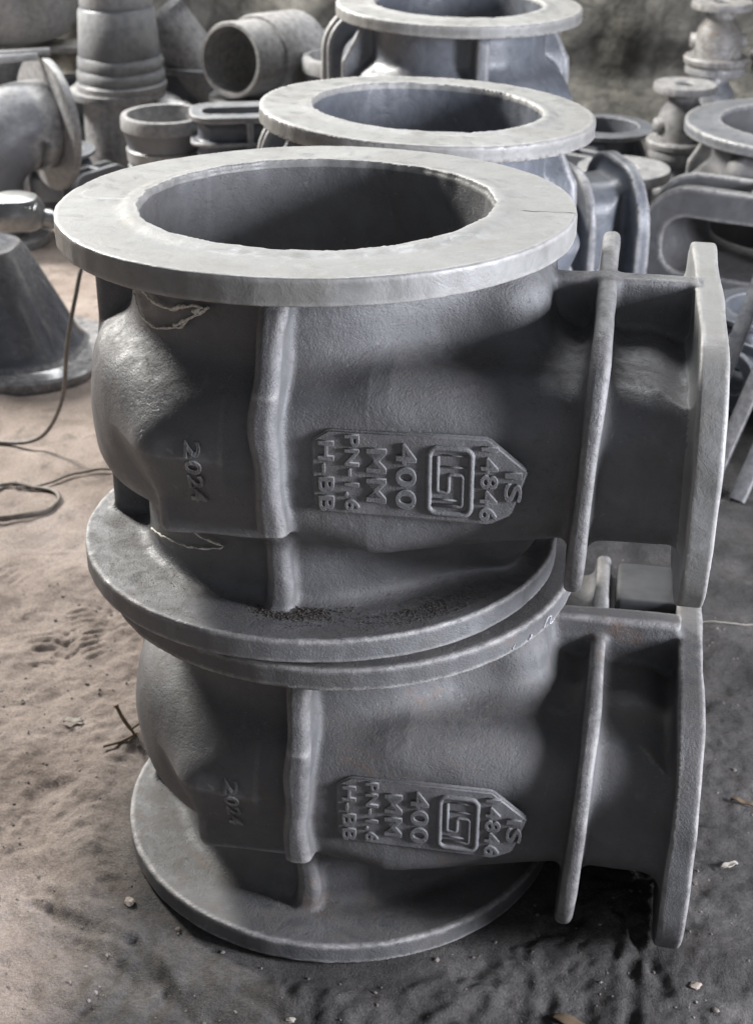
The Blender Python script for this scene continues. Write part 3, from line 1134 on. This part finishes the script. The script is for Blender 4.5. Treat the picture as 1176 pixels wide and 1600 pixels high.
# burnt sand grains spilt on the flange of the upper casting
it = []
for _ in range(1500):
    a = R(random.gauss(-88, 7)); rr_ = .222 + abs(random.gauss(0, .018))
    q_ = max(0, .0035 - abs(rr_ - .226) * .15) * math.exp(-((math.degrees(a) + 88) / 9) ** 2)
    it.append((rr_ * math.cos(a), rr_ * math.sin(a), .0288 + random.random() * q_, random.choice([.0004, .0006, .0007, .0011]) * random.uniform(.8, 1.4)))
for _ in range(600):
    a = R(random.gauss(-52, 9)); rr_ = random.uniform(.245, .275)
    it.append((rr_ * math.cos(a), rr_ * math.sin(a), .0292, random.uniform(.0004, .0010)))
for _ in range(160):
    a = R(random.uniform(-160, -20)); rr_ = random.uniform(.225, .282)
    it.append((rr_ * math.cos(a), rr_ * math.sin(a), .0292, random.uniform(.0003, .0008)))
M_GRIT = simple('burnt_grit', (.055, .046, .040), .95, 0, 300, .6)
o = obj('spilt_sand', pebble_mesh('spilt_sand', it, 1), M_GRIT)
o.matrix_world = UP.matrix_world
o['kind'] = 'stuff'
o['label'] = 'burnt sand grains spilt on the lower flange of the upper casting'

for (x, y, r, lab, mt) in ((-.095, 1.205, .0048, 'pale pebble on the sand below the near stack', M_PAPER),
                           (-.313, 1.40, .006, 'small pale stone left of the base flange', M_STONE),
                           (.385, 1.255, .006, 'brown stone on the black sand at bottom right', M_STONE),
                           (.06, 1.19, .005, 'tiny brown pebble at the bottom centre', M_STONE)):
    o = obj('pebble', pebble_mesh('pebble', [(0, 0, 0, r)], 2), mt)
    o.location = (x, y, gh(x, y) + r * .4)
    tag(o, lab, 'pebble')


def leaf(name, x, y, L, W, rz, bend, mat, lab, cat):
    V, F = [], []
    n = 10
    for i in range(n + 1):
        t = i / n
        ww = W * math.sin(math.pi * min(1, t * .96 + .02)) ** .8
        zz = bend * math.sin(math.pi * t) + .002 * math.sin(t * 9)
        for s in (-1, 0, 1):
            V.append((L * (t - .5), s * ww / 2 * (1 + .2 * math.sin(7 * t)), zz + abs(s) * .004))
    for i in range(n):
        for s in range(2):
            a = i * 3 + s
            F.append((a, a + 3, a + 4, a + 1))
    me = mesh_from(name, V, F)
    o = obj(name, me, mat)
    md = o.modifiers.new('thick', 'SOLIDIFY')
    md.thickness = .0008
    o.location = (x, y, gh(x, y) + .002)
    o.rotation_euler = (.1, .1, rz)
    return tag(o, lab, cat)


leaf('dry_leaf', .235, 1.205, .062, .014, -.45, .008, M_DRY, 'brown curled dry leaf on the black sand at the bottom', 'leaf')
leaf('paper_scrap', -.455, 1.775, .030, .010, .1, .003, M_PAPER, 'thin pale scrap on the shaded sand left of the stack', 'scrap')
leaf('dry_leaf', .47, 1.47, .030, .008, .5, .005, M_PAPER, 'pale curled chip on the black sand right of the bonnet flange', 'leaf')
leaf('dry_leaf', .52, 1.61, .035, .006, -.4, .004, M_DRY, 'thin dry leaf on the dark sand behind the lower bonnet flange', 'leaf')
t = thing('twig', 'dark forked twig sticking up from the sand left of the base flange', 'twig', (-.352, 1.735, gh(-.352, 1.735)))
obj('stem', tube_mesh('stem', smooth_path([(0, 0, -.004), (-.010, -.004, .018), (-.020, 0, .034), (-.028, .004, .052)], 4), [.0022] * 4 + [.003] * 4 + [.0028] * 4 + [.0045], 8), M_DRY, t)
obj('side_shoot', tube_mesh('side_shoot', smooth_path([(-.008, -.002, .012), (.014, .006, .026), (.032, .012, .036)], 4), .0017, 8), M_DRY, t)
obj('side_shoot', tube_mesh('side_shoot', smooth_path([(.0, 0, .004), (-.020, -.02, .004), (-.045, -.03, .002)], 4), .002, 8), M_DRY, t)

# wire on the ground
cw = []
for k in range(0, 60):
    a = k / 60 * 2 * math.pi * 1.9 + 2.6
    cw.append((-.700 + (.090 + .004 * a / 12) * math.cos(a), 2.448 + .070 * math.sin(a) + .006 * math.sin(a * .5), .006 + .004 * math.sin(a * .7 + 1) + .00005 * k))
cw += [(-.80, 2.40, .006), (-.95, 2.36, .005)]
cw = [(a, b, c + gh(a, b)) for a, b, c in cw]
o = obj('wire_coil', tube_mesh('wire_coil', smooth_path(cw, 2), .0034, 8), M_WIRE)
tag(o, 'small loop of dark wire lying on the sand at the left edge', 'wire')
cw = smooth_path([(-.70, 2.50, .004), (-.655, 2.53, .006), (-.60, 2.575, .007), (-.55, 2.588, .008), (-.50, 2.580, .006)], 6)
cw = [(a, b, c + gh(a, b)) for a, b, c in cw]
o = obj('bent_wire', tube_mesh('bent_wire', cw, .0026, 8), M_WIRE)
tag(o, 'bent rusty wire on the sand pointing at the near stack', 'wire')
cw = smooth_path([(.505, 2.06, .012), (.55, 2.05, .010), (.60, 2.045, .012), (.66, 2.06, .010)], 6)
cw = [(a, b, c + gh(a, b)) for a, b, c in cw]
o = obj('thin_thread', tube_mesh('thin_thread', cw, .0009, 6), M_PAPER)
tag(o, 'pale thread lying on the black sand at the right edge', 'thread')
